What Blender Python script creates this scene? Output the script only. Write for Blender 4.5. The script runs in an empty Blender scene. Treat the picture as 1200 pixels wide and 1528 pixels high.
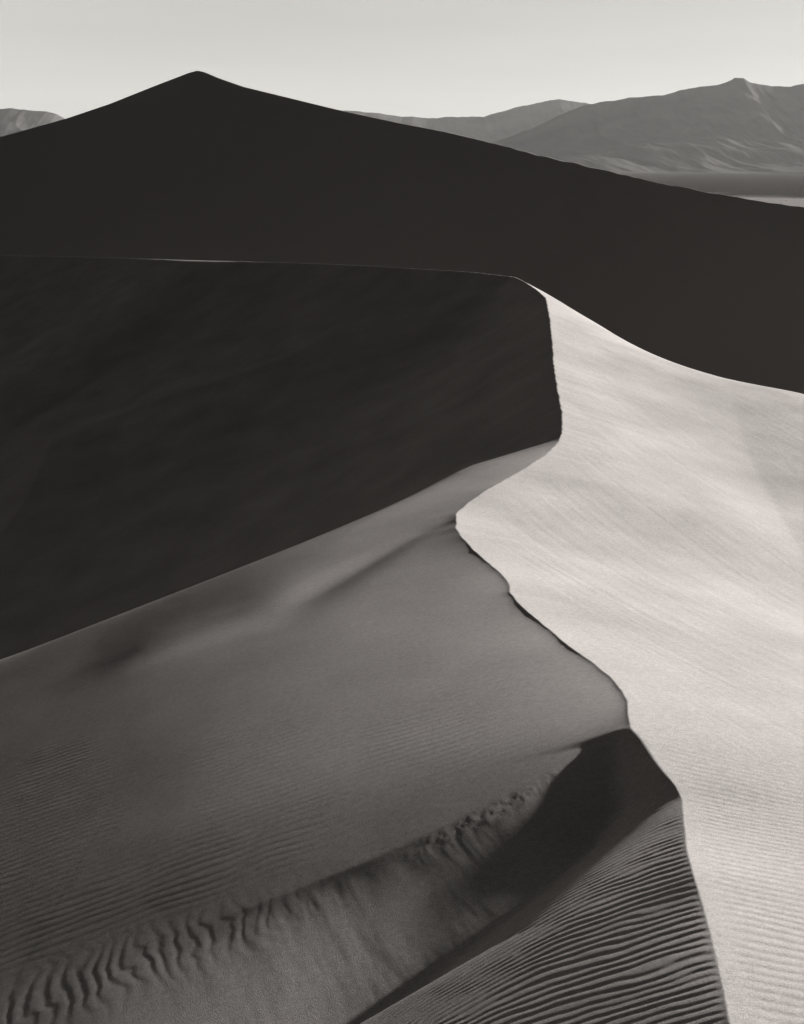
import bpy, math
import numpy as np

# ------------------------------------------------------------------ camera, sky, sun, exposure
C = bpy.data.collections.new("place")
bpy.context.scene.collection.children.link(C)
sc = bpy.context.scene
F_PX, PITCH = 1650.0, math.radians(17.3)        # focal length in photo pixels, downward pitch
cam_d = bpy.data.cameras.new("camera")
cam = bpy.data.objects.new("camera", cam_d)
C.objects.link(cam)
cam.location = (0, 0, 0)                        # the eye is the origin of the place
cam.rotation_euler = (math.pi / 2 - PITCH, 0, 0)
cam_d.sensor_fit = 'VERTICAL'
cam_d.sensor_height = 36.0
cam_d.lens = 36.0 * F_PX / 1528.0
cam_d.clip_start = 0.1
cam_d.clip_end = 120000
sc.camera = cam
sc.view_settings.view_transform = 'Standard'
sc.view_settings.look = 'None'
sc.view_settings.exposure = 1.72
sc.view_settings.gamma = 1.0
sc.cycles.use_denoising = True
sc.cycles.max_bounces = 6
sc.cycles.diffuse_bounces = 3
sc.cycles.volume_bounces = 1

SUN_EL, SUN_AZ = math.radians(12.5), math.radians(57.0)   # azimuth from +Y towards +X
SUN_STRENGTH = 5.0
SKY_STRENGTH = 0.138
sun_d = bpy.data.lights.new("sun", 'SUN')
sun = bpy.data.objects.new("sun", sun_d)
C.objects.link(sun)
sun_d.energy = SUN_STRENGTH
sun_d.angle = math.radians(0.53)
sun_d.color = (1.0, 0.99, 0.955)
sun.rotation_euler = (math.pi / 2 - SUN_EL, 0, math.pi - SUN_AZ)
sun.location = (60, 40, 40)

world = bpy.data.worlds.new("World")
sc.world = world
world.use_nodes = True
wn, wl = world.node_tree.nodes, world.node_tree.links
wn.clear()


def wnode(t, **kw):
    n = wn.new(t)
    for k, v in kw.items():
        setattr(n, k, v)
    return n


sky = wnode('ShaderNodeTexSky', sky_type='NISHITA', sun_disc=False, sun_elevation=SUN_EL,
            sun_rotation=SUN_AZ, altitude=0.0, air_density=1.0, dust_density=1.5, ozone_density=1.0)
# panchromatic film behind a red filter: the sky's red channel becomes the grey of the picture
sep = wnode('ShaderNodeSeparateColor')
wl.new(sky.outputs[0], sep.inputs[0])
tc = wnode('ShaderNodeTexCoord')
mp = wnode('ShaderNodeMapping')
mp.inputs['Scale'].default_value = (2.0, 2.0, 26.0)
wl.new(tc.outputs['Generated'], mp.inputs['Vector'])
nz = wnode('ShaderNodeTexNoise')
nz.inputs['Scale'].default_value = 1.6
nz.inputs['Detail'].default_value = 4.0
wl.new(mp.outputs[0], nz.inputs['Vector'])
mr = wnode('ShaderNodeMapRange')
mr.inputs['From Min'].default_value = 0.3
mr.inputs['From Max'].default_value = 0.7
mr.inputs['To Min'].default_value = 0.82
mr.inputs['To Max'].default_value = 1.20
wl.new(nz.outputs[0], mr.inputs['Value'])
mul = wnode('ShaderNodeMath', operation='MULTIPLY')
wl.new(sep.outputs[0], mul.inputs[0])
wl.new(mr.outputs[0], mul.inputs[1])
# ... and its contrast: pale haze low down, darkened overhead and behind camera to deepen shade
soft = wnode('ShaderNodeMath', operation='POWER')
wl.new(mul.outputs[0], soft.inputs[0])
soft.inputs[1].default_value = 0.15
sx = wnode('ShaderNodeSeparateXYZ')
wl.new(tc.outputs['Generated'], sx.inputs[0])
el = wnode('ShaderNodeValToRGB')
el.color_ramp.interpolation = 'B_SPLINE'
stops = [(0.0, 1.0), (0.10, 0.98), (0.17, 0.95), (0.20, 0.20), (0.27, 0.012), (1.0, 0.007)]
while len(el.color_ramp.elements) < len(stops):
    el.color_ramp.elements.new(0.5)
for e, (p_, v_) in zip(el.color_ramp.elements, stops):
    e.position = p_
    e.color = (v_, v_, v_, 1)
wl.new(sx.outputs[2], el.inputs[0])
dt = wnode('ShaderNodeVectorMath', operation='DOT_PRODUCT')
wl.new(tc.outputs['Generated'], dt.inputs[0])
dt.inputs[1].default_value = (0.3, 0.954, 0)
side = wnode('ShaderNodeMapRange', interpolation_type='SMOOTHSTEP')
side.inputs['From Min'].default_value = -0.8
side.inputs['From Max'].default_value = 0.0
side.inputs['To Min'].default_value = 0.01
side.inputs['To Max'].default_value = 1.0
wl.new(dt.outputs['Value'], side.inputs['Value'])
m2 = wnode('ShaderNodeMath', operation='MULTIPLY')
wl.new(soft.outputs[0], m2.inputs[0])
wl.new(el.outputs[0], m2.inputs[1])
m3 = wnode('ShaderNodeMath', operation='MULTIPLY')
wl.new(m2.outputs[0], m3.inputs[0])
wl.new(side.outputs[0], m3.inputs[1])
tint = wnode('ShaderNodeMix', data_type='RGBA', blend_type='MULTIPLY')
tint.inputs[0].default_value = 1.0
tone = wnode('ShaderNodeMix', data_type='RGBA')
wl.new(side.outputs[0], tone.inputs[0])
tone.inputs[6].default_value = (1.0, 0.68, 0.70, 1)
tone.inputs[7].default_value = (1.0, 0.978, 0.925, 1)
wl.new(tone.outputs[2], tint.inputs[6])
lob = wnode('ShaderNodeVectorMath', operation='DOT_PRODUCT')      # added glow out of frame at left, lifts the middle dune's shaded face
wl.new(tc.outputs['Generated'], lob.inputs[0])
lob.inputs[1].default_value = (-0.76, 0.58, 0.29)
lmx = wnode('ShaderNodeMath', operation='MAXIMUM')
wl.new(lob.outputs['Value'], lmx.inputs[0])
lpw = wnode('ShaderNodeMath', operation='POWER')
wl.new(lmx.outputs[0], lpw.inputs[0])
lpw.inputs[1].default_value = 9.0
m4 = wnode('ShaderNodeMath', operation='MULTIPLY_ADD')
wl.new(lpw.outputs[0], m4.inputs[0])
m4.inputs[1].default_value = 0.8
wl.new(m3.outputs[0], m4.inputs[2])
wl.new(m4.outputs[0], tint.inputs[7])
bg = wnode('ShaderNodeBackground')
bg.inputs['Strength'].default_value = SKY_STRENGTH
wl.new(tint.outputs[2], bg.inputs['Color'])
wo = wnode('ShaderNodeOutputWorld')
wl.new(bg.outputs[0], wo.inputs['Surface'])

# ------------------------------------------------------------------ helpers
CP, SP = math.cos(PITCH), math.sin(PITCH)
BASE = -34.0                                     # level of the valley floor below the eye


def ratio(px, py):
    """slopes x/Y and z/Y of the sight line through a photo pixel"""
    u, v = px - 600.0, 764.0 - py
    den = F_PX * CP + v * SP
    return u / den, (-F_PX * SP + v * CP) / den


def at_y(px, py, Y):
    a, b = ratio(px, py)
    return (a * Y, Y, b * Y)


def smax(a, b, k):
    d = a - b
    return 0.5 * (a + b + np.sqrt(d * d + k * k))


def softplus(d, w):
    return 0.5 * (d + np.sqrt(d * d + w * w))


def sstep(e0, e1, x):
    t = np.clip((x - e0) / (e1 - e0), 0, 1)
    return t * t * (3 - 2 * t)


def polydist(x, y, pts):
    """signed distance to a polyline (positive on its left) and the running length at the foot"""
    best = np.full(x.shape, 1e18)
    sgn = np.zeros(x.shape)
    run = np.zeros(x.shape)
    acc = 0.0
    n = len(pts) - 1
    for i in range(n):
        ax, ay = pts[i][:2]
        bx, by = pts[i + 1][:2]
        dx, dy = bx - ax, by - ay
        L = math.hypot(dx, dy)
        t = ((x - ax) * dx + (y - ay) * dy) / (L * L)
        lo = -1e9 if i == 0 else 0.0
        hi = 1e9 if i == n - 1 else 1.0
        tt = np.clip(t, lo, hi)
        ex, ey = x - (ax + tt * dx), y - (ay + tt * dy)
        d = ex * ex + ey * ey
        m = d < best
        best = np.where(m, d, best)
        cr = dx * (y - ay) - dy * (x - ax)
        sgn = np.where(m, np.sign(cr), sgn)
        run = np.where(m, acc + tt * L, run)
        acc += L
    return np.sqrt(best) * sgn, run


_rng = np.random.RandomState(7)
_perm = _rng.permutation(512)
_perm = np.concatenate([_perm, _perm, _perm])
_ang = _rng.rand(512) * 2 * np.pi
_gx, _gy = np.cos(_ang), np.sin(_ang)


def noise(x, y):
    xi, yi = np.floor(x).astype(np.int64), np.floor(y).astype(np.int64)
    xf, yf = x - xi, y - yi
    u = xf * xf * xf * (xf * (xf * 6 - 15) + 10)
    v = yf * yf * yf * (yf * (yf * 6 - 15) + 10)

    def g(ix, iy, fx, fy):
        h = _perm[_perm[ix & 511] + (iy & 511)]
        return _gx[h] * fx + _gy[h] * fy
    a = g(xi, yi, xf, yf)
    b = g(xi + 1, yi, xf - 1, yf)
    c = g(xi, yi + 1, xf, yf - 1)
    d = g(xi + 1, yi + 1, xf - 1, yf - 1)
    return (a + u * (b - a)) * (1 - v) + (c + u * (d - c)) * v * 1.0


def fbm(x, y, o=4, gain=0.5):
    s, a = 0.0, 1.0
    for k in range(o):
        s = s + a * noise(x * 2 ** k + 17.3 * k, y * 2 ** k - 9.1 * k)
        a *= gain
    return s


def grid_mesh(name, X, Y, Z, mat, smooth=True):
    r, c = X.shape
    me = bpy.data.meshes.new(name)
    n = r * c
    me.vertices.add(n)
    co = np.stack([X, Y, Z], -1).reshape(-1).astype(np.float32)
    me.vertices.foreach_set('co', co)
    idx = np.arange(n).reshape(r, c)
    q = np.stack([idx[:-1, :-1], idx[:-1, 1:], idx[1:, 1:], idx[1:, :-1]], -1).reshape(-1)
    nf = (r - 1) * (c - 1)
    me.loops.add(nf * 4)
    me.loops.foreach_set('vertex_index', q.astype(np.int32))
    me.polygons.add(nf)
    me.polygons.foreach_set('loop_start', (np.arange(nf) * 4).astype(np.int32))
    me.polygons.foreach_set('use_smooth', np.full(nf, smooth, dtype=bool))
    me.update(calc_edges=True)
    me.materials.append(mat)
    o = bpy.data.objects.new(name, me)
    C.objects.link(o)
    return o


def tag(o, label, cat, kind=None, group=None):
    o['label'] = label
    o['category'] = cat
    if kind:
        o['kind'] = kind
    if group:
        o['group'] = group
    return o


def sand_material(name, col, grain=0.5, speck=0.10, streak=False):
    m = bpy.data.materials.new(name)
    m.use_nodes = True
    nt = m.node_tree
    n, l = nt.nodes, nt.links
    p = n['Principled BSDF']
    p.inputs['Roughness'].default_value = 0.95
    p.inputs['Specular IOR Level'].default_value = 0.0
    tcn = n.new('ShaderNodeTexCoord')
    big = n.new('ShaderNodeTexNoise')
    big.inputs['Scale'].default_value = 0.35
    big.inputs['Detail'].default_value = 5
    l.new(tcn.outputs['Object'], big.inputs['Vector'])
    fine = n.new('ShaderNodeTexNoise')
    fine.inputs['Scale'].default_value = 55
    fine.inputs['Detail'].default_value = 3
    l.new(tcn.outputs['Object'], fine.inputs['Vector'])
    add = n.new('ShaderNodeMath')
    add.operation = 'MULTIPLY_ADD'
    mid = n.new('ShaderNodeTexNoise')
    mid.inputs['Scale'].default_value = 13
    mid.inputs['Detail'].default_value = 4
    l.new(tcn.outputs['Object'], mid.inputs['Vector'])
    ad0 = n.new('ShaderNodeMath')
    ad0.operation = 'MULTIPLY_ADD'
    l.new(mid.outputs[0], ad0.inputs[0])
    ad0.inputs[1].default_value = 0.7
    l.new(big.outputs[0], ad0.inputs[2])
    l.new(fine.outputs[0], add.inputs[0])
    add.inputs[1].default_value = 1.4
    l.new(ad0.outputs[0], add.inputs[2])
    r = n.new('ShaderNodeMapRange')
    r.inputs['From Min'].default_value = 1.05
    r.inputs['From Max'].default_value = 2.05
    r.inputs['To Min'].default_value = 1 - speck
    r.inputs['To Max'].default_value = 1 + speck
    l.new(add.outputs[0], r.inputs['Value'])
    mx = n.new('ShaderNodeVectorMath')
    mx.operation = 'SCALE'
    mx.inputs[0].default_value = col
    l.new(r.outputs[0], mx.inputs['Scale'])
    l.new(mx.outputs[0], p.inputs['Base Color'])
    if grain:
        grit = n.new('ShaderNodeTexNoise')
        grit.inputs['Scale'].default_value = 85
        grit.inputs['Detail'].default_value = 3
        grit.inputs['Roughness'].default_value = 0.7
        l.new(tcn.outputs['Object'], grit.inputs['Vector'])
        b1 = n.new('ShaderNodeBump')
        
        b1.inputs['Strength'].default_value = grain
        b1.inputs['Distance'].default_value = 0.008
        l.new(grit.outputs[0], b1.inputs['Height'])
        l.new(b1.outputs[0], p.inputs['Normal'])
    return m


SAND = (0.304, 0.284, 0.277)
sand = sand_material("dune_sand", SAND, 0.8, 0.30)

# ------------------------------------------------------------------ the near dune: one body of sand under an S-shaped crest
crest_px = [(1088, 1528), (1080, 1484), (1072, 1447), (1061, 1399), (1048, 1351), (1035, 1308), (1025, 1272),
            (1021, 1233), (1018, 1196), (1008, 1175), (981, 1140), (960, 1108), (941, 1087), (937, 1065),
            (936, 1047), (928, 1033), (910, 1011), (880, 987), (850, 967), (825, 945), (800, 925), (772, 900),
            (761, 885), (760, 872), (750, 860), (730, 842), (707, 822), (690, 804), (681, 790), (681, 767),
            (700, 750), (730, 730), (770, 708), (815, 680), (834, 660), (840, 640), (839, 615), (832, 580),
            (827, 545), (824, 505), (820, 470), (815, 445), (800, 432), (785, 422), (770, 414)]
zk = [(1528, -4.95), (1300, -5.56), (1196, -6.14), (1087, -6.30), (1047, -6.5), (925, -7.3), (790, -8.1), (700, -8.5),
      (640, -8.55), (560, -8.2), (470, -7.4), (414, -6.8)]
zp = np.array(sorted(zk))
crest = []
for px, py in crest_px:
    a, b = ratio(px, py)
    z = float(np.interp(py, zp[:, 0], zp[:, 1]))
    crest.append((a * z / b, z / b, z))
for px, py, Y in [(700, 406, 76.5), (600, 400, 82), (500, 395, 88), (400, 391.5, 94), (300, 389, 101), (200, 386, 108),
                  (100, 383, 116), (0, 381, 124), (-150, 379, 138)]:
    crest.append(at_y(px, py, Y))
crest = np.array(crest)
i0 = crest[0]
crest = np.vstack([[i0[0] - 0.9, -3.0, i0[2] + 1.6], [i0[0] - 0.55, 1.0, i0[2] + 0.95], [i0[0] - 0.2, 4.0, i0[2] + 0.33],
                   crest, [crest[-1, 0] - 14, 158, crest[-1, 2] - 6], [crest[-1, 0] - 30, 190, crest[-1, 2] - 16]])
assert np.all(np.diff(crest[:, 1]) > 0), np.diff(crest[:, 1])

# rows
ys = [4.3]
while ys[-1] < 134:
    ys.append(ys[-1] + 0.012 + 0.0022 * max(ys[-1] - 5, 0))
ys = np.array([-45, -30, -20, -13, -9, -6, -4, -2.5, -1.2, 0, 1, 1.8, 2.5, 3.1, 3.6, 4.0] + ys +
              [136, 139, 143, 148, 154, 162, 172])
xc = np.interp(ys, crest[:, 1], crest[:, 0])
zc = np.interp(ys, crest[:, 1], crest[:, 2])


def lightsmooth(a, n):
    for _ in range(n):
        b = a.copy()
        b[1:-1] = 0.25 * a[:-2] + 0.5 * a[1:-1] + 0.25 * a[2:]
        a = b
    return a


xc, zc = lightsmooth(xc, 4), lightsmooth(zc, 60)
# small bites and bulges along the brink
xc = xc + (noise(ys * 2.3, ys * 0 + 3.3) * 0.035 + noise(ys * 5.1, ys * 0 + 8.3) * 0.008) * sstep(5, 14, ys) * np.clip(ys / 30, 0.3, 1.5) * (ys < 70)

NL, NR = 620, 430
uL = np.linspace(0, 1, NL + 1)[1:]
uR = np.linspace(0, 1, NR + 1)[1:]
half = np.where(ys > 0, 0.47 * np.maximum(ys, 5) + 4, 6.5)
wL = np.maximum(xc + half, 4)[:, None]
wR = np.maximum(half - xc, 4)[:, None]
prof = lambda u: 0.75 * u + 0.25 * u * u
skirt = np.array([2, 5, 10, 18, 30, 48, 75, 110.0])
tL = np.concatenate([np.broadcast_to(prof(uL) * wL, (len(ys), NL)), wL + skirt], 1)[:, ::-1]
tR = np.concatenate([np.broadcast_to(prof(uR) * wR, (len(ys), NR)), wR + skirt], 1)
T = np.concatenate([-tL, np.zeros((len(ys), 1)), tR], 1)
kc = tL.shape[1]                                  # the crest's column
Yg = np.broadcast_to(ys[:, None], T.shape)
Xg = xc[:, None] + T


def gplane(x, y):
    return -6.37 + 0.249 * (x - 2.7) - 0.107 * (y - 12)


def gflank(x, y):
    """the broad grey flank: a plane that steepens gently away from the crest"""
    q = np.clip(softplus(-(x - 1.0) * 0.84 - (y - 14) * 0.3, 2.5) - 0.4, 0, 40)
    return gplane(x, y) - 0.023 * q - 0.0064 * np.where(q < 3.8, q * q, 7.6 * q - 14.44)


def on_gplane(px, py):
    a, b = ratio(px, py)
    Y = np.linspace(4, 45, 8000)
    i = int(np.argmax(b * Y <= gflank(a * Y, Y)))
    return (a * Y[i], Y[i])


R_line = [on_gplane(*p) for p in [(842, 648), (770, 675), (700, 703), (600, 752), (500, 792), (400, 830), (300, 866), (200, 902), (100, 941), (0, 980)]]
R_line.append((R_line[-1][0] - 12, R_line[-1][1] - 0.5))
S_line = [on_gplane(*p) for p in [(690, 768), (640, 788), (590, 810), (500, 857), (425, 898), (300, 938), (150, 988), (0, 1035), (-60, 1055)]]
class Line:
    """a smooth line y = f(x) on the ground plan; side() is the distance to its far side, from_start() the way along it"""

    def __init__(self, pts, width):
        p = np.array(sorted((q[0], q[1]) for q in pts))
        self.x0 = max(q[0] for q in pts)
        self.xs = np.arange(-60, 20, 0.05)
        sl0 = (p[1, 1] - p[0, 1]) / (p[1, 0] - p[0, 0])
        sl1 = (p[-1, 1] - p[-2, 1]) / (p[-1, 0] - p[-2, 0])
        f = np.interp(self.xs, p[:, 0], p[:, 1])
        f = np.where(self.xs < p[0, 0], p[0, 1] + sl0 * (self.xs - p[0, 0]), f)
        f = np.where(self.xs > p[-1, 0], p[-1, 1] + sl1 * (self.xs - p[-1, 0]), f)
        k = np.exp(-0.5 * (np.arange(-6 * width, 6 * width, 0.05) / width) ** 2)
        n = len(k) // 2
        self.f = np.convolve(np.pad(f, (n, len(k) - 1 - n), mode='edge'), k / k.sum(), mode='valid')
        self.g = np.gradient(self.f, 0.05)

    def side(self, x, y):
        g = np.interp(x, self.xs, self.g)
        return (y - np.interp(x, self.xs, self.f)) / np.sqrt(1 + g * g)

    def from_start(self, x):
        return self.x0 - x


R_line = Line(R_line, 0.9)
S_line = Line(S_line, 0.5)
B_line = Line([on_gplane(*p) for p in [(960, 1080), (937, 1088), (900, 1108), (850, 1138), (800, 1163), (720, 1205), (640, 1243), (560, 1280),
                                  (480, 1312), (400, 1345), (250, 1395), (100, 1450), (0, 1490), (-120, 1540)]], 0.12)




def envelope(x, y, pts, slope, r):
    h = np.full(x.shape, -1e9)
    for px, py, pz, rr in pts:
        d2 = (x - px) ** 2 + (y - py) ** 2
        h = np.maximum(h, pz - slope * (np.sqrt(d2 + rr * rr) - rr))
    return h


def near_slope(x, y):
    w = np.interp(y, ys, xc) - x
    return -6.02 + 0.44 * (x - 2.79) - 0.33 * (y - 9.75) - 0.36 * softplus(w - np.interp(y, [6.5, 7.9, 9.7], [4.1, 1.5, 0.35]), 0.2)


def left_height(x, y):
    g = gflank(x, y)
    # rounded spur: beyond it the sand drops into the hollow under the slip face
    d, s = R_line.side(x, y), R_line.from_start(x)
    k = sstep(3.0, 9.0, s)
    g = g - (0.42 + 0.16 * k) * softplus(d - 0.7 * (1 - k), 0.95 - 0.45 * k)
    # shelf beside the saddle, parted from the broad flank by a shallow swale
    ds, ss = S_line.side(x, y), S_line.from_start(x)
    t = np.interp(y, ys, xc) - x
    tc_ = np.clip(t, 0, 99)
    shelf = 0.024 * (tc_ + 4.5 - np.sqrt((tc_ - 4.5) ** 2 + 2.0))
    wf = 0.35 + 0.24 * np.clip(ss, 0, 8)
    up = sstep(-0.45, 0.55, ds / wf + 0.45 * sstep(3, 8, ss))
    amp = 0.005 * sstep(2, 7, ss)
    groove = (0.012 + 0.06 * sstep(0.5, 3.5, ss)) * sstep(7, 3, ss) * np.exp(-((ds + 0.15) / (0.30 + 0.20 * np.clip(ss, 0, 6))) ** 2)
    g = g + (shelf * sstep(8.5, 0.3, ss) + amp) * up - groove
    # brink and the face below it
    db, sb = -B_line.side(x, y), B_line.from_start(x)
    g = g - (0.055 - 0.055 * sstep(2.5, 6, sb) + 0.12 * sstep(1.6, 0.3, sb)) * softplus(db, 0.05 + 0.25 * sstep(3, 8, sb))
    g = g - (0.05 - 0.05 * sstep(2.5, 5, sb)) * np.tanh(softplus(db, 0.03 + 0.10 * sstep(3, 8, sb)) / 0.7) * 0.7 * sstep(7, 4, sb)
    g = g + 0.075 * (smax(x - 1.0, -1.3, 0.8) + 0.15) * np.tanh(np.clip(db, 0, 9) / 2.6) * (1 - 0.9 * sstep(2.5, 6, sb)) + 0.022 * (softplus(db - 1.2, 0.5) - 0.1) * sstep(-3, 0, x)
    # rippled slope that climbs to the near crest
    g = smax(g, near_slope(x, y), 0.06)
    # slip faces at the angle of repose below the brinks
    pts = []
    for Y in np.concatenate([np.arange(36.8, 74, 0.4), np.arange(74, 150, 0.2)]):
        rr = 0.06 + 1.8 * math.exp(-((Y - 101) / 4) ** 2)
        pts.append((np.interp(Y, ys, xc), Y, np.interp(Y, ys, zc), rr))
    m = y > 17
    xm, ym = x[m], y[m]
    e1 = envelope(xm, ym, [p for p in pts if p[1] < 72.5], 0.61, 0)
    e1b = envelope(xm, ym, [p for p in pts if p[1] >= 72.5], 0.61, 0)
    e1 = smax(e1, e1b, np.clip(0.40 * (t[m] - 1.0), 0.0, 12.0))
    g = np.array(g)
    g[m] = smax(g[m], e1, np.clip(0.05 + 0.3 * t[m], 0.05, 0.9) * sstep(18, 29, ym))
    pts = [(np.interp(Y, ys, xc), Y, np.interp(Y, ys, zc), 0.05) for Y in np.arange(9.35, 11.5, 0.05)]
    m = (y > 5) & (y < 15) & (x > -4)
    g[m] = smax(g[m], envelope(x[m], y[m], pts, 0.62, 0), 0.04)
    return g


def tps_fit(p, z, lam=0.0):
    n = len(p)
    d = np.sqrt(((p[:, None] - p[None]) ** 2).sum(-1)) + 1e-9
    K = d * d * np.log(d) + lam * np.eye(n)
    P = np.hstack([np.ones((n, 1)), p])
    A = np.zeros((n + 3, n + 3))
    A[:n, :n], A[:n, n:], A[n:, :n] = K, P, P.T
    return np.linalg.solve(A, np.concatenate([z, np.zeros(3)]))


def tps_eval(p, w, x, y):
    o = w[len(p)] + w[len(p) + 1] * x + w[len(p) + 2] * y
    for (a, b), c in zip(p, w):
        d2 = (x - a) ** 2 + (y - b) ** 2 + 1e-12
        o = o + c * 0.5 * d2 * np.log(d2)
    return o


ctl = []
for Y in list(np.arange(5, 26, 1.5)) + list(np.arange(26, 74, 3)):
    ctl.append((float(np.interp(Y, ys, xc)), Y, float(np.interp(Y, ys, zc))))
for Y in (80, 90, 104, 120, 140):
    ctl.append((float(np.interp(Y, ys, xc)), Y, float(np.interp(Y, ys, zc))))
    ctl.append((float(np.interp(Y, ys, xc)) + 8, Y + 4, float(np.interp(Y, ys, zc)) - 3.5))
    ctl.append((float(np.interp(Y, ys, xc)) + 17, Y + 9, float(np.interp(Y, ys, zc)) - 8.0))
for Y in (4, 8, 13, 19, 26):
    x0, z0 = float(np.interp(Y, ys, xc)), float(np.interp(Y, ys, zc))
    kY = {4: .3, 8: .38, 13: .8, 19: .9, 26: .95}[Y]
    for dx, dz in ((3, -0.62), (7, -1.6), (14, -3.6)):
        ctl.append((x0 + dx, Y, z0 + dz * kY))
for Y in (37, 43, 49, 55):
    ctl.append((float(np.interp(Y, ys, xc)) + 5, Y, float(np.interp(Y, ys, zc)) - 1.6))
ctl += [at_y(1200, 593, 57), at_y(1110, 574, 58), at_y(1020, 548, 59.5), at_y(900, 490, 65.5), at_y(830, 447, 70),
        (28, 52, -13.8), (22.5, 67, -15.8), (17, 69, -14), (13.5, 76, -12.9), (10.0, 30, -10.0), 
        (24, 32, -13.5), (30, 15, -13), (45, 30, -19), (45, 70, -22), (35, 95, -22), (40, -10, -14), (20, -20, -8), (0, -25, -3)]
ctl = np.array(ctl)
tw = tps_fit(ctl[:, :2], ctl[:, 2], 0.3)


def right_height(x, y):
    return tps_eval(ctl[:, :2], tw, x, y)


Z = np.empty(T.shape)
XL_, YL_ = Xg[:, :kc + 1], Yg[:, :kc + 1]
hl = left_height(XL_, YL_)
lip = 0.0014 * np.clip(ys, 6, 30) * sstep(11.4, 12.5, ys) * sstep(25, 20, ys) * np.clip(0.8 + 0.7 * noise(ys * 0.5, ys * 0 + 2.2), 0.2, 1.4)
lip = lip[:, None]
tl = -T[:, :kc + 1]
lamL = np.clip(0.25 + 0.012 * ys, 0.25, 1.2)[:, None]
res = zc - hl[:, -1] - lip[:, 0]
r_long = lightsmooth(np.where((ys > 8) & (ys < 36.5), res, 0), 900)
hl = hl + r_long[:, None] * np.exp(-tl / 2.5)
res = zc - hl[:, -1] - lip[:, 0]
hl = hl + res[:, None] * np.exp(-tl / lamL) + lip * np.exp(-tl / (0.0045 * np.clip(ys, 8, 40))[:, None])
XR_, YR_ = Xg[:, kc:], Yg[:, kc:]
foot_x = np.interp(YR_, [8, 20, 29, 35, 44, 57, 75], [5.5, 9.0, 11.2, 12.3, 13.9, 16.7, 20])
hr = right_height(XR_, YR_)
dq = XR_ - foot_x
hr = hr + 0.11 * softplus(dq, 0.12) * sstep(14, 22, YR_) * (1 - 0.75 * sstep(36, 54, YR_)) + 0.004 * sstep(-0.2, 1.5, dq) * fbm(XR_ * 2.5, YR_ * 1.2, 3)
hr = hr + (zc[:, None] - hr[:, :1]) * np.exp(-T[:, kc:] / 4.0)
Z[:, :kc + 1] = hl
Z[:, kc:] = hr

# wind ripples and small relief
tt = -T
Ln = T < 0
db_all, sb_all = -B_line.side(Xg, Yg), B_line.from_start(Xg)
wx = Xg + 0.25 * fbm(Xg * 0.6, Yg * 0.6, 2)
wy = Yg + 0.10 * fbm(Xg * 0.9 + 5, Yg * 0.9, 3)


def ripple(ph):
    s = np.sin(ph)
    return s + 0.25 * np.sin(2 * ph + 0.9)


# strong ripples on the near slope
nnz = near_slope(Xg, Yg)
m_near = Ln * sstep(-0.12, 0.02, nnz - Z) * sstep(10.2, 9.2, Yg) * sstep(0.0, 0.06, tt)
w_n = tt - np.interp(Yg, [6.3, 7.9, 9.7], [2.2, 1.5, 0.35])
ph_n = wy + 0.04 * wx + 0.55 * np.clip(w_n + 0.75, 0, 2) ** 2 + 0.05 * fbm(Xg * 1.6, Yg * 2.6, 3)
Z = Z + m_near * 0.0033 * np.clip(0.8 + 0.8 * fbm(Xg * 1.1 + 4, Yg * 3.2, 3), 0.3, 1.4) * ripple(2 * np.pi * ph_n / 0.108)
# slumps under the small brink and slide marks down the face below it
m_sl = Ln * sstep(0.35, 0.9, sb_all) * sstep(3.4, 1.8, sb_all) * np.exp(-((db_all - 0.16) / 0.16) ** 2)
Z = Z + m_sl * 0.0028 * fbm(Xg * 5.5, Yg * 4.0, 4, 0.6)
m_av = Ln * sstep(0.05, 0.4, db_all) * sstep(0.05, -0.15, nnz - Z)
ax_, ay_ = 0.94 * Xg + 0.33 * Yg, -0.33 * Xg + 0.94 * Yg
Z = Z + m_av * sstep(6.5, 4, sb_all) * 0.0028 * np.clip(0.5 + fbm(Xg * 0.8, Yg * 0.8 + 3, 2), 0, 1.5) * fbm(ax_ * 3.2, ay_ * 0.55, 4, 0.55)
# faint ripples on the broad grey flank
m_gr = Ln * sstep(0.1, 0.8, -db_all) * sstep(40, 26, Yg) * sstep(0.1, 1.2, tt)
Z = Z + m_gr * 0.0008 * np.clip((Yg - 5) / 9, 0.3, 1) * (0.6 + 1.2 * fbm(Xg * 0.35, Yg * 0.35 + 7, 2)) * ripple(2 * np.pi * (wy * 0.97 - 0.22 * wx) / 0.155)
# lobed ripples along the foot of the brink at the left
m_br = Ln * np.exp(-((db_all - 0.4) / 0.5) ** 2) * sstep(3.0, 5.5, sb_all)
Z = Z + m_br * 0.00055 * ripple(2 * np.pi * (wx * 0.95 + 0.35 * Yg + 0.15 * fbm(Xg * 1.9, Yg * 1.9, 3)) / 0.165)
# ripples low on the sunlit flank
m_rt = (T > 0) * sstep(13.0, 9.5, Yg + 0.5 * T) * sstep(0.0, 0.3, T)
Z = Z + m_rt * 0.0020 * ripple(2 * np.pi * (0.93 * (Yg + 0.08 * fbm(Xg * .8, Yg * .8, 2)) + 0.37 * Xg) / 0.12)
# long wind streaks down the sunlit flank
m_st = (T > 0) * sstep(8, 16, Yg) * sstep(0, 1.5, T)
qx = 0.95 * Xg + 0.31 * Yg
qy = -0.31 * Xg + 0.95 * Yg
Z = Z + m_st * 0.0045 * fbm(qx * 3.6, qy * 0.07, 5, 0.68)
# general small relief
Z = Z + np.where(Ln, 0.0006, 0.0012) * fbm(Xg * 1.3, Yg * 1.3, 3)
# the higher sand the photographer stands on, behind the lens
Z = Z + 3.2 * np.exp(-((Xg) ** 2 + (Yg + 5) ** 2) / (2 * 2.6 ** 2))
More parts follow.
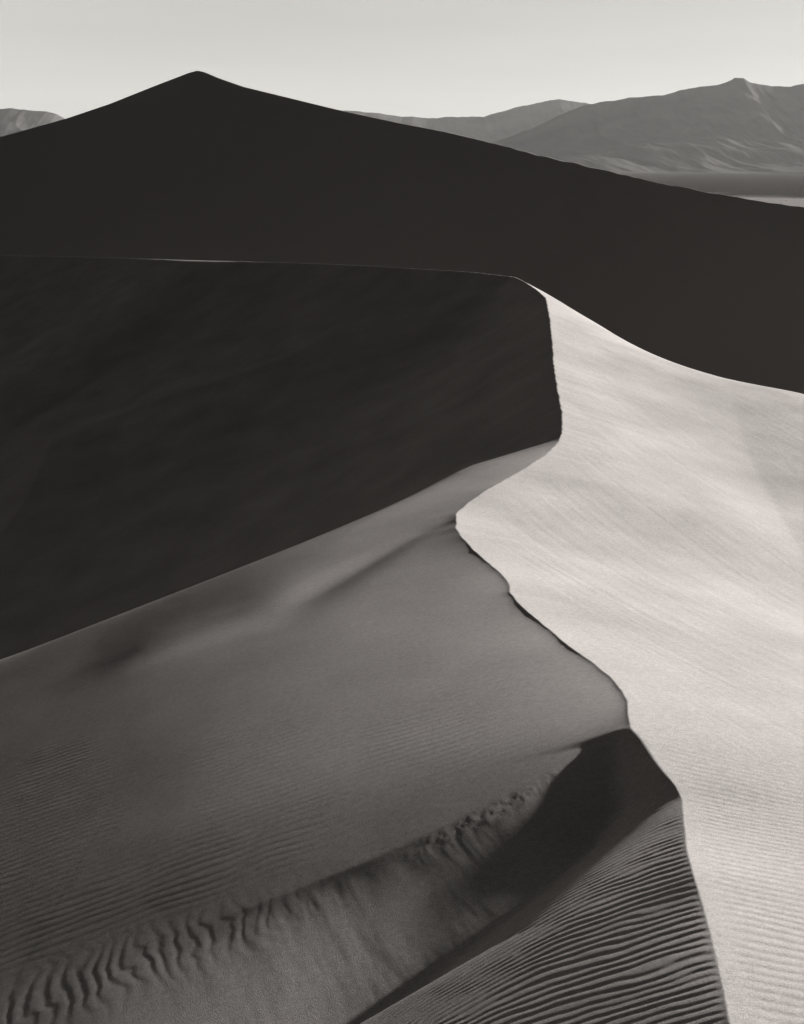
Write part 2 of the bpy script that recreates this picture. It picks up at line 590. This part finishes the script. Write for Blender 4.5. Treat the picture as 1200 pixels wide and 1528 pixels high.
# foot of the dune
Z = smax(Z, BASE + 0.3 + 0.4 * fbm(Xg * 0.02, Yg * 0.02, 3), 1.5)
edge = np.zeros(T.shape, bool)
edge[0] = edge[-1] = True
edge[:, 0] = edge[:, -1] = True
Z[edge] = BASE - 1.0
near = grid_mesh("sand_dune", Xg, Yg, Z, sand)
tag(near, "large near sand dune with S-shaped crest between pale sunlit flank and dark shaded flank", "sand dune", 'structure', "sand dunes")

# ------------------------------------------------------------------ the far dune
fc = [(-260, 262, 262), (-120, 238, 258), (0, 205, 256), (100, 177, 257), (165, 155, 258), (235, 127, 259.5), (282, 109, 260), (295, 105.5, 259.5), (305, 107.5, 258.5), (325, 116, 256),
      (365, 130, 253), (500, 163, 242), (600, 184.5, 234), (660, 196, 229), (720, 210, 224), (800, 231, 217), (900, 254, 209),
      (1000, 277, 200), (1100, 295, 191), (1200, 311, 182), (1350, 336, 170), (1500, 368, 160)]
fcr = np.array([at_y(*p) for p in fc])
xs = np.linspace(fcr[0, 0], fcr[-1, 0], 520)
fy = lightsmooth(np.interp(xs, fcr[:, 0], fcr[:, 1]), 8)
fz = lightsmooth(np.interp(xs, fcr[:, 0], fcr[:, 2]), 1)
fz = fz + noise(xs * 0.55, xs * 0 + 1.7) * 0.28 * sstep(0, 30, xs)
lead = np.array([-60, -40, -25, -14, -6.0])
xs2 = np.concatenate([xs[0] + lead, xs, xs[-1] - lead[::-1]])
fy2 = np.concatenate([np.full(5, fy[0]), fy, np.full(5, fy[-1])])
fz2 = np.concatenate([fz[0] + lead * 0.4, fz, fz[-1] + lead[::-1] * 0.4])
front = -np.concatenate([np.arange(0.4, 20, 0.8), np.arange(20, 95, 2.0)])[::-1]
back = np.concatenate([np.arange(1.0, 20, 2.0), np.arange(20, 170, 10)])
V = np.concatenate([front, [0], back])[:, None]
Xf = np.broadcast_to(xs2, (len(V), len(xs2)))
Yf = fy2 + V
Zf = np.full(Xf.shape, -1e9)
for qx_, qy_, qz_ in zip(xs2, fy2, fz2):
    d_ = np.sqrt((Xf - qx_) ** 2 + (Yf - qy_) ** 2 + 0.01) - 0.1
    Zf = np.maximum(Zf, qz_ - np.where(V < 0, 0.60, 0.46) * d_)
Zf = Zf + sstep(0, 12, np.abs(V)) * (0.35 * fbm(Xf * 0.06, Yf * 0.02, 4) + 0.5 * fbm(Xf * 0.025, Yf * 0.025, 3))
Zf = smax(Zf, BASE + 0.5 + 0.5 * fbm(Xf * 0.02, Yf * 0.02, 2), 3.0)
Zf[0] = Zf[-1] = BASE - 1
Zf[:, 0] = Zf[:, -1] = BASE - 1
far = grid_mesh("sand_dune", Xf, Yf, Zf, sand_material("far_dune_sand", SAND, 0.0, 0.05))
tag(far, "tall black peaked sand dune wholly in shade behind the near dune", "sand dune", 'structure', "sand dunes")

# ------------------------------------------------------------------ valley floor
gm = sand_material("valley_soil", (0.24, 0.226, 0.22), 0, 0.15)
gn, gl = gm.node_tree.nodes, gm.node_tree.links
gb = gn['Principled BSDF']
old = gb.inputs['Base Color'].links[0].from_socket
gt = gn.new('ShaderNodeTexCoord')
gx = gn.new('ShaderNodeVectorMath')
gx.operation = 'LENGTH'
gl.new(gt.outputs['Object'], gx.inputs[0])
gno = gn.new('ShaderNodeTexNoise')
gno.inputs['Scale'].default_value = 0.0022
gno.inputs['Detail'].default_value = 7
gl.new(gt.outputs['Object'], gno.inputs['Vector'])
gma = gn.new('ShaderNodeMath')
gma.operation = 'MULTIPLY_ADD'
gl.new(gno.outputs[0], gma.inputs[0])
gma.inputs[1].default_value = 2200
gl.new(gx.outputs['Value'], gma.inputs[2])
gr = gn.new('ShaderNodeMapRange')
gr.inputs['From Min'].default_value = 2350
gr.inputs['From Max'].default_value = 2750
gl.new(gma.outputs[0], gr.inputs['Value'])
gmx = gn.new('ShaderNodeMix')
gmx.data_type = 'RGBA'
gl.new(gr.outputs[0], gmx.inputs[0])
gl.new(old, gmx.inputs[6])
gmx.inputs[7].default_value = (0.05, 0.046, 0.045, 1)
gl.new(gmx.outputs[2], gb.inputs['Base Color'])
ang = np.linspace(0, 2 * np.pi, 97)
rad = np.concatenate([[0.01], np.geomspace(60, 60000, 60)])
Xv = rad[:, None] * np.sin(ang)
Yv = rad[:, None] * np.cos(ang)
ground = grid_mesh("desert_floor", Xv, Yv, np.full(Xv.shape, BASE), gm)
tag(ground, "flat pale valley floor with dark scrub band beyond the dunes", "desert floor", 'structure')

# low desert scrub, too much of it to count
rs = np.random.RandomState(3)
ns = 5000
sd = np.sqrt(rs.uniform(1000.0 ** 2, 4200.0 ** 2, ns))
sa = rs.uniform(math.radians(2), math.radians(32), ns)
sr = rs.uniform(0.2, 0.55, ns)
tv, tf = [], []
for rr_, hh_ in ((1.0, 0.0), (1.15, 0.45), (0.6, 0.95)):
    for k_ in range(6):
        tv.append((rr_ * math.cos(k_ * math.pi / 3), rr_ * math.sin(k_ * math.pi / 3), hh_))
tv.append((0, 0, 1.15))
for L_ in (0, 6):
    for k_ in range(6):
        tf.append((L_ + k_, L_ + (k_ + 1) % 6, L_ + 6 + (k_ + 1) % 6, L_ + 6 + k_))
tri = [(12 + k_, 12 + (k_ + 1) % 6, 18) for k_ in range(6)]
tv = np.array(tv)
co = np.repeat(tv[None], ns, 0) * (0.75 + 0.5 * rs.rand(ns, len(tv), 1)) * sr[:, None, None]
co += np.stack([sd * np.sin(sa), sd * np.cos(sa), np.full(ns, BASE)], -1)[:, None]
faces = [tuple(i + k_ * len(tv) for i in f_) for k_ in range(ns) for f_ in tf + tri]
sm = bpy.data.meshes.new("scrub")
sm.from_pydata(co.reshape(-1, 3).tolist(), [], faces)
sm.materials.append(sand_material("scrub_leaves", (0.09, 0.086, 0.084), 0, 0.2))
so = bpy.data.objects.new("scrub", sm)
C.objects.link(so)
tag(so, "sparse dark desert scrub dotted over the valley floor", "scrub", 'stuff')

# ------------------------------------------------------------------ mountains
def rock(name, col):
    m = bpy.data.materials.new(name)
    m.use_nodes = True
    n, l = m.node_tree.nodes, m.node_tree.links
    p = n['Principled BSDF']
    p.inputs['Roughness'].default_value = 1.0
    p.inputs['Specular IOR Level'].default_value = 0.0
    t = n.new('ShaderNodeTexCoord')
    a = n.new('ShaderNodeTexNoise')
    a.inputs['Scale'].default_value = 0.004
    a.inputs['Detail'].default_value = 8
    l.new(t.outputs['Object'], a.inputs['Vector'])
    r = n.new('ShaderNodeMapRange')
    r.inputs['From Min'].default_value = 0.3
    r.inputs['From Max'].default_value = 0.7
    r.inputs['To Min'].default_value = 0.75
    r.inputs['To Max'].default_value = 1.25
    l.new(a.outputs[0], r.inputs['Value'])
    s = n.new('ShaderNodeVectorMath')
    s.operation = 'SCALE'
    s.inputs[0].default_value = col
    l.new(r.outputs[0], s.inputs['Scale'])
    # pale alluvial fans along the foot of the slopes
    z = n.new('ShaderNodeSeparateXYZ')
    l.new(t.outputs['Object'], z.inputs[0])
    zz = n.new('ShaderNodeMath')
    zz.operation = 'MULTIPLY_ADD'
    l.new(a.outputs[0], zz.inputs[0])
    zz.inputs[1].default_value = 160
    l.new(z.outputs[2], zz.inputs[2])
    f = n.new('ShaderNodeMapRange')
    f.inputs['From Min'].default_value = 60
    f.inputs['From Max'].default_value = 380
    l.new(zz.outputs[0], f.inputs['Value'])
    x = n.new('ShaderNodeMix')
    x.data_type = 'RGBA'
    l.new(f.outputs[0], x.inputs[0])
    x.inputs[6].default_value = (0.08, 0.076, 0.074, 1)
    l.new(s.outputs[0], x.inputs[7])
    l.new(x.outputs[2], p.inputs['Base Color'])
    return m


def mountain(name, profile, Yd, depth, foot, mat, seed, label):
    pr = np.array([at_y(px, py, Yd) for px, py in profile])
    xs = np.linspace(pr[0, 0], pr[-1, 0], 700)
    top = np.interp(xs, pr[:, 0], pr[:, 2])
    top = top + fbm(xs * 0.004 + seed, xs * 0 + seed, 5, 0.55) * 14
    v = np.concatenate([np.linspace(-1, 0, 130), np.linspace(0, 1, 30)[1:]])[:, None]
    X = np.broadcast_to(xs, (len(v), len(xs))).copy()
    Y = Yd + np.where(v < 0, v * depth, v * depth * 0.8) + np.zeros_like(X)
    u = 1 - np.abs(v)
    sh = np.where(v < 0, 0.25 * u + 0.75 * u ** 1.7, u ** 1.3)
    Zm = BASE + (top - BASE) * sh
    rid = np.abs(fbm((X + 0.25 * (Y - Yd)) * 0.0016 + seed, Y * 0.0007, 5, 0.55))
    rel = (top - BASE)
    Zm = Zm - rel * 0.09 * rid * (4 * u * (1 - u)) ** 0.8
    Zm = Zm + rel * 0.12 * fbm(X * 0.0011, Y * 0.0011 + seed, 3) * (4 * u * (1 - u))
    Zm = np.maximum(Zm, BASE - 20 + 0 * X)
    Zm[0] = Zm[-1] = BASE - 40
    Zm[:, 0] = Zm[:, -1] = BASE - 40
    o = grid_mesh(name, X, Y, Zm, mat)
    return tag(o, label, "mountain range", 'structure')


rk = rock("desert_rock", (0.075, 0.070, 0.069))
mountain("mountain_range", [(420, 176), (470, 168), (515, 165), (560, 168), (600, 174), (640, 176), (690, 174), (722, 175), (740, 168), (780, 158),
                            (835, 148), (870, 153), (920, 165), (1000, 180), (1100, 200), (1250, 230)], 13000, 2600, 0, rk, 3.1,
         "paler farther mountain range with a low rounded summit, right of the black dune")
mountain("mountain_range", [(640, 252), (700, 226), (760, 205), (820, 180), (870, 156), (900, 152), (940, 146), (980, 142), (1030, 133), (1070, 126), (1092, 119),
                            (1096, 116), (1109, 115.5), (1118, 121), (1150, 128), (1180, 129.5), (1200, 125), (1260, 118), (1350, 135), (1500, 170)],
         9500, 2300, 0, rk, 8.7, "darker mountain range with a small knob on its highest summit at the right")
mountain("mountain_range", [(-420, 190), (-300, 150), (-200, 142), (-100, 150), (-40, 160), (0, 163), (17, 161.5), (30, 164), (70, 166), (85, 171), (100, 178), (150, 195), (220, 230)],
         11000, 2400, 0, rk, 15.2, "low dark mountain shoulder showing left of the black dune peak")

# ------------------------------------------------------------------ haze over the valley
hm = bpy.data.materials.new("valley_haze")
hm.use_nodes = True
hn, hl_ = hm.node_tree.nodes, hm.node_tree.links
hn.clear()
pv = hn.new('ShaderNodeVolumePrincipled')
pv.inputs['Color'].default_value = (0.95, 0.93, 0.92, 1)
pv.inputs['Density'].default_value = 1.0e-5
pv.inputs['Anisotropy'].default_value = 0.2
ho = hn.new('ShaderNodeOutputMaterial')
hl_.new(pv.outputs[0], ho.inputs['Volume'])
me = bpy.data.meshes.new("haze")
hx, y0, y1, z0, z1 = 12000, -400, 17000, BASE - 60, 1000
vs = [(x, y, z) for z in (z0, z1) for y in (y0, y1) for x in (-hx, hx)]
me.from_pydata(vs, [], [(0, 2, 3, 1), (4, 5, 7, 6), (0, 1, 5, 4), (2, 6, 7, 3), (0, 4, 6, 2), (1, 3, 7, 5)])
me.materials.append(hm)
haze = bpy.data.objects.new("haze", me)
C.objects.link(haze)
tag(haze, "thin pale haze lying over the distant valley", "haze", 'stuff')
